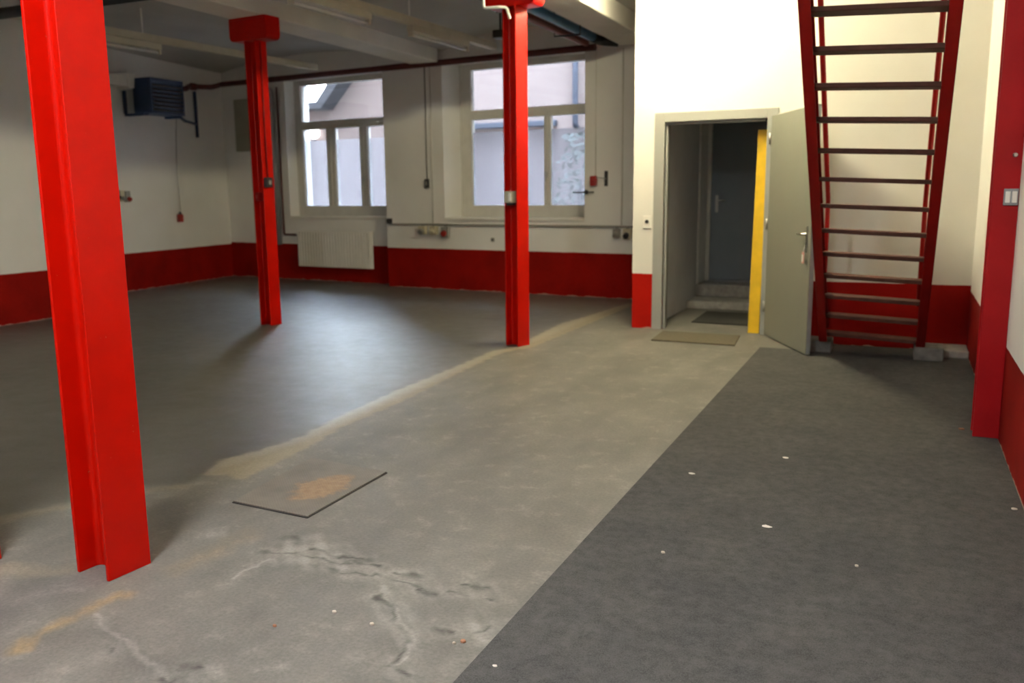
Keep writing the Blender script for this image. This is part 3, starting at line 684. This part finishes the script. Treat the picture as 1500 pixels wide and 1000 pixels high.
m.build('support_arm', M['blue'], h, bevel=.004)
pc = thing('pull_switch', (-11.28,11.42,1.06), 'small dark red hand switch hanging on a thin cable below the blue heater', 'hand switch')
MB().tube([(-11.06,11.25,2.76),(-11.2,11.36,2.55),(-11.29,11.40,1.9),(-11.29,11.42,1.24)], .006, 8).build('cable', M['grey_plastic'], pc)
MB().box(-11.335,-11.27,11.375,11.465,1.06,1.19).build('housing', M['red_plastic'], pc, bevel=.012); MB().lathe((-11.30,11.42,1.185),(0,0,1),[(0,.03),(.05,.012)],12).build('strain_relief', M['dark_plastic'], pc)
k = thing('air_duct', (-11.2,10.35,3.15), 'pale boxy duct piece on the left wall beside the blue heater', 'duct')
m = MB().box(-11.17,-10.98,9.60,10.22,3.16,3.33); m.build('trunk', M['frame'], k, bevel=.01)
MB().prism3([(-11.22,10.22,3.14),(-11.22,10.22,3.36),(-11.22,10.36,3.36),(-11.22,10.33,3.14)],(.26,0,0)).build('end_piece', M['white'], k, bevel=.008)
for y, z, w, hh, mt, ot, lb in ((10.02,1.53,.09,.17,'dark_plastic','dark_plastic','black socket on the left wall just behind the nearest column'),(10.13,1.51,.08,.17,'cream','grey_plastic','pale socket between the black and the red one on the left wall'),(10.25,1.50,.08,.17,'grey_plastic','red_plastic','grey socket with red outlet on the left wall')):
    k = thing('power_socket', (-11.2,y,z-hh/2), lb, 'socket', 'sockets on the left wall'); x = -11.235-(y-10.02)*.09
    MB().box(x,x+.07,y-w/2,y+w/2,z-hh/2,z+hh/2).build('housing', M[mt], k, bevel=.008); MB().lathe((x+.068,y,z-.035),(1,0,-.4),[(0,w*.42),(.04,w*.42)],14).build('outlet', M[ot], k)

# ------------------------------------------------------------------ pipes under the ceiling
m = MB().tube([W(.52,-.13,3.425), W(7.72,-.13,3.425)], .045, 14)
tag(m.build('pipe', M['dark_pipe'], loc=W(4,-.13,3.425)), 'long straight dark red pipe running above both windows', 'pipe')
m = MB().tube([W(7.735,-.13,3.425), Vector((-11.27,12.35,3.38)), Vector((-11.27,11.80,3.34)), Vector((-11.0,11.45,3.25)), Vector((-10.96,11.11,3.2))], .042, 14)
m.lathe((-11.27,11.95,3.345), (0,-1,0), [(0,.06),(.10,.06)], 14)
tag(m.build('pipe', M['dark_pipe'], loc=(-11.2,11.8,3.34)), 'short bent dark red pipe at the corner feeding the blue heater', 'pipe')
m = MB().tube([(-9.695,6.42,3.36),(-6.0,6.44,3.36)], .055, 14)
tag(m.build('pipe', M['black_pipe'], loc=(-8,6.43,3.36)), 'blackish pipe crossing under the ceiling behind the nearest column', 'pipe')
m = MB().tube([(-4.05,-4.8,3.47),(-4.05,11.60,3.47)], .045, 14)
tag(m.build('pipe', M['red_pipe'], loc=(-4.05,5,3.47)), 'red ceiling pipe running beside the blue pipe', 'pipe')
m = MB().tube([(-3.86,-4.8,3.49),(-3.86,11.3,3.49)], .055, 14)
tag(m.build('pipe', M['blue_pipe'], loc=(-3.86,5,3.49)), 'blue ceiling pipe running towards the window wall', 'pipe')
m = MB().tube([(-3.86,11.3,3.49),(-3.86,11.62,3.49),(-3.62,11.66,3.46)], .062, 14); 
tag(m.build('pipe_elbow', M['black_pipe'], loc=(-3.86,11.5,3.49)), 'blackened pipe elbow where the blue pipe meets the window wall', 'pipe')
for i, (y, lb) in enumerate(((10.6,'pipe hanger of the ceiling pipes nearest the window wall'),(8.9,'pipe hanger of the ceiling pipes just behind the column head'))):
    m = MB().tube([(-4.12,y,3.41),(-3.78,y,3.41)], .012, 8); m.tube([(-4.12,y,3.40),(-4.12,y,3.72)], .008, 8); m.tube([(-3.78,y,3.40),(-3.78,y,3.72)], .008, 8)
    tag(m.build('pipe_hanger', M['dark_plastic'], loc=(-3.95,y,3.4)), lb, 'pipe hanger', 'pipe hangers')

# ------------------------------------------------------------------ fluorescent lamps on suspended trunking (unlit)
def lamp(c, d, L, label, mats=('lamp_body','tube_off'), group='fluorescent lamps'):
    d = Vector(d).normalized(); sd = Vector((-d.y, d.x, 0)); c = Vector(c)
    t = thing('fluorescent_lamp', c, label, 'lamp', group)
    MB().cbox(c+UZ*.03, d, sd, UZ, L/2, .05, .035).build('batten', M[mats[0]], t, bevel=.005)
    for e in (-1, 1): MB().cbox(c+d*e*(L/2-.015)-UZ*.035, d, sd, UZ, .015, .035, .03).build('lamp_holder', M['lamp_body'], t, bevel=.004)
    MB().tube([c-d*(L/2-.03)-UZ*.042, c+d*(L/2-.03)-UZ*.042], .019, 12).build('tube', M[mats[1]], t)
    return t
def trunk(a, b, label, rods):
    a, b = Vector(a), Vector(b); d = (b-a).normalized(); sd = Vector((-d.y,d.x,0))
    t = thing('lamp_trunking', (a+b)/2, label, 'trunking', 'suspended trunkings')
    MB().cbox((a+b)/2, d, sd, UZ, (b-a).length/2, .045, .045).build('channel', M['lamp_body'], t, bevel=.006)
    for f in rods:
        p = a.lerp(b, f); MB().tube([p+UZ*.045, Vector((p.x,p.y,3.86))], .010, 8).build('hanger_rod', M['white'], t)
trunk((-5.90,2.5,3.53),(-5.42,11.6,3.53),'pale suspended trunking with two unlit lamps beside the column with the cream box',(.12,.45,.765))
trunk((-9.45,3.0,3.50),(-8.74,11.95,3.50),'pale suspended trunking carrying one unlit lamp towards the left wall',(.18,.56,.635))
dT = (.0527,1,0)
lamp((-5.63,8.02,3.42), dT, 1.30, 'nearer of the two unlit lamps under the trunking between the columns')
lamp((-5.50,10.15,3.42), dT, 1.35, 'unlit lamp closer to the windows under the trunking between the columns')
lamp((-9.08,8.30,3.388), (.079,1,0), 1.35, 'unlit lamp near the left wall, showing past the nearest column')
k = thing('junction_box', (-5.0,10.9,3.52), 'black box under the ceiling behind the column with the cream box', 'junction box')
MB().box(-5.08,-4.92,10.82,10.98,3.50,3.60).build('housing', M['dark_plastic'], k, bevel=.008); MB().tube([(-5.0,10.9,3.6),(-5.0,10.9,3.84)], .012, 8).build('stem', M['dark_plastic'], k)

# lit lamps (one hangs just above the frame by the doorway, one behind the photographer)
for (lx, ly), mt, lb in LAMPS:
    L_ = lamp((lx, ly, 3.655), (0,1,0), 1.5, lb, ('lamp_body', mt), 'lit fluorescent lamps')
    for e in (-.5, .5): MB().tube([L_.location+Vector((0,e,.065)), L_.location+Vector((0,e,.115))], .008, 8).build('hanger_rod', M['white'], L_)

# ------------------------------------------------------------------ outside the windows
g = MB().box(-40,20,12.9,45,-.2,-.02).build('ground', M['yard']); struct(g)
struct(MB().box(1.0,1.6,12.5,17.45,-.02,12).build('wall_yard_blocker', M['blocker_wall'])); struct(MB().box(-16.6,-16.0,14.2,17.45,-.02,13).build('wall_yard_blocker', M['blocker_wall']))  # unseen yard ends, added to cut the skylight reaching the house
hs = thing('house', (-8,18.2,0), 'pale pink rendered house across the yard, seen through both windows', 'house')
MB().prism3([(-22,18,-.02),(-22,18,3.50),(-12.75,18,3.50),(-12.15,18,4.12),(-8.8,18,7.5),(4,18,7.5),(4,18,-.02)],(0,.5,0)).build('wall', M['house'], hs)
MB().prism3([(-22,17.5,3.50),(-12.72,17.5,3.50),(-12.1,17.5,4.14),(-8.75,17.5,7.52),(4,17.5,7.52),(4,17.5,7.68),(-8.85,17.5,7.68),(-12.3,17.5,4.30),(-12.85,17.5,3.66),(-22,17.5,3.66)],(0,.95,0)).build('roof_edge', M['roof'], hs)
MB().tube([(-6.49,17.9,7.45),(-6.49,17.9,2.9),(-6.49,17.99,2.86)], .06, 12).build('downpipe', M['downpipe'], hs)
for x0, x1 in ((-9.0,-8.15),(-7.62,-6.93)):
    MB().box(x0,x1,17.86,17.999,2.90,3.02).build('awning', M['sign_blue'], hs, bevel=.01)
gb = thing('globe_lamp', (-13.23,17.9,2.85), 'lit white globe lamp on the pink house wall outside the far window', 'lamp')
MB().lathe((-13.23,17.88,2.83),(0,0,1),[(0,.02)]+[(.14-.14*math.cos(a),max(.02,.14*math.sin(a))) for a in (math.pi*k/10 for k in range(1,10))]+[(.28,.02)],18).build('globe', M['globe'], gb)
MB().tube([(-13.23,17.995,2.78),(-13.23,17.88,2.80),(-13.23,17.88,2.84)], .02, 8).build('bracket', M['roof'], gb)
sh = thing('shrub', (-4.95,13.75,-.02), 'dark shrub outside, dimly seen through the near window film', 'shrub')
m = MB(); rn = random.Random(4)
for i in range(420):
    a = rn.random()*6.28; z = .7+1.75*rn.random(); rr = .42*math.sqrt(rn.random())*(1-.55*abs((z-1.4)/1.2)**2)
    c = Vector((-4.9+rr*math.cos(a), 13.75+rr*math.sin(a), z)); u = Vector((rn.uniform(-1,1),rn.uniform(-1,1),rn.uniform(-.6,.6))).normalized(); v = u.orthogonal().normalized()
    b = len(m.v); l = .07; m.v += [tuple(c-u*l), tuple(c+v*l*.4), tuple(c+u*l), tuple(c-v*l*.4)]; m.f.append((b,b+1,b+2,b+3)); m.sm.append(False)
m.build('foliage', M['leaf'], sh)
MB().tube([(-4.95,13.75,-.02),(-4.93,13.75,.9),(-4.88,13.73,1.7)], .025, 8).build('stem', M['roof'], sh)

# ------------------------------------------------------------------ sky, camera, view
w = bpy.data.worlds.new('world'); S.world = w; w.use_nodes = True
bg = w.node_tree.nodes['Background']
tc = w.node_tree.nodes.new('ShaderNodeTexCoord'); sx = w.node_tree.nodes.new('ShaderNodeSeparateXYZ'); cr = w.node_tree.nodes.new('ShaderNodeValToRGB')
w.node_tree.links.new(tc.outputs['Generated'], sx.inputs[0]); w.node_tree.links.new(sx.outputs['Z'], cr.inputs[0]); w.node_tree.links.new(cr.outputs[0], bg.inputs[0])
cr.color_ramp.elements[0].color = (.86,.92,1,1); cr.color_ramp.elements[1].color = (.66,.80,1,1)
bg.inputs[1].default_value = SKY
cam = bpy.data.cameras.new('camera'); co = bpy.data.objects.new('camera', cam); COL.objects.link(co)
yaw, pitch, roll = .42093678, .16974, -.0108
fw = Vector((-math.sin(yaw)*math.cos(pitch), math.cos(yaw)*math.cos(pitch), -math.sin(pitch))); rt = Vector((math.cos(yaw), math.sin(yaw), 0)); upv = rt.cross(fw)
r2 = rt*math.cos(roll)+upv*math.sin(roll); u2 = -rt*math.sin(roll)+upv*math.cos(roll)
co.matrix_world = Matrix(((r2.x,u2.x,-fw.x,0),(r2.y,u2.y,-fw.y,0),(r2.z,u2.z,-fw.z,1.5),(0,0,0,1)))
cam.sensor_width = 36; cam.lens = 1274.65/1500*36; cam.clip_end = 200; cam.clip_start = .05
cam.dof.use_dof = True; cam.dof.focus_distance = 3.1; cam.dof.aperture_fstop = 2.9
S.camera = co
S.view_settings.view_transform = 'Standard'; S.view_settings.look = 'None'; S.view_settings.gamma = 1; S.view_settings.use_curve_mapping = False
S.view_settings.exposure = EXPO
S.cycles.use_denoising = True
S.cycles.max_bounces = 10; S.cycles.diffuse_bounces = 6; S.cycles.transparent_max_bounces = 16
S.cycles.sample_clamp_indirect = 6
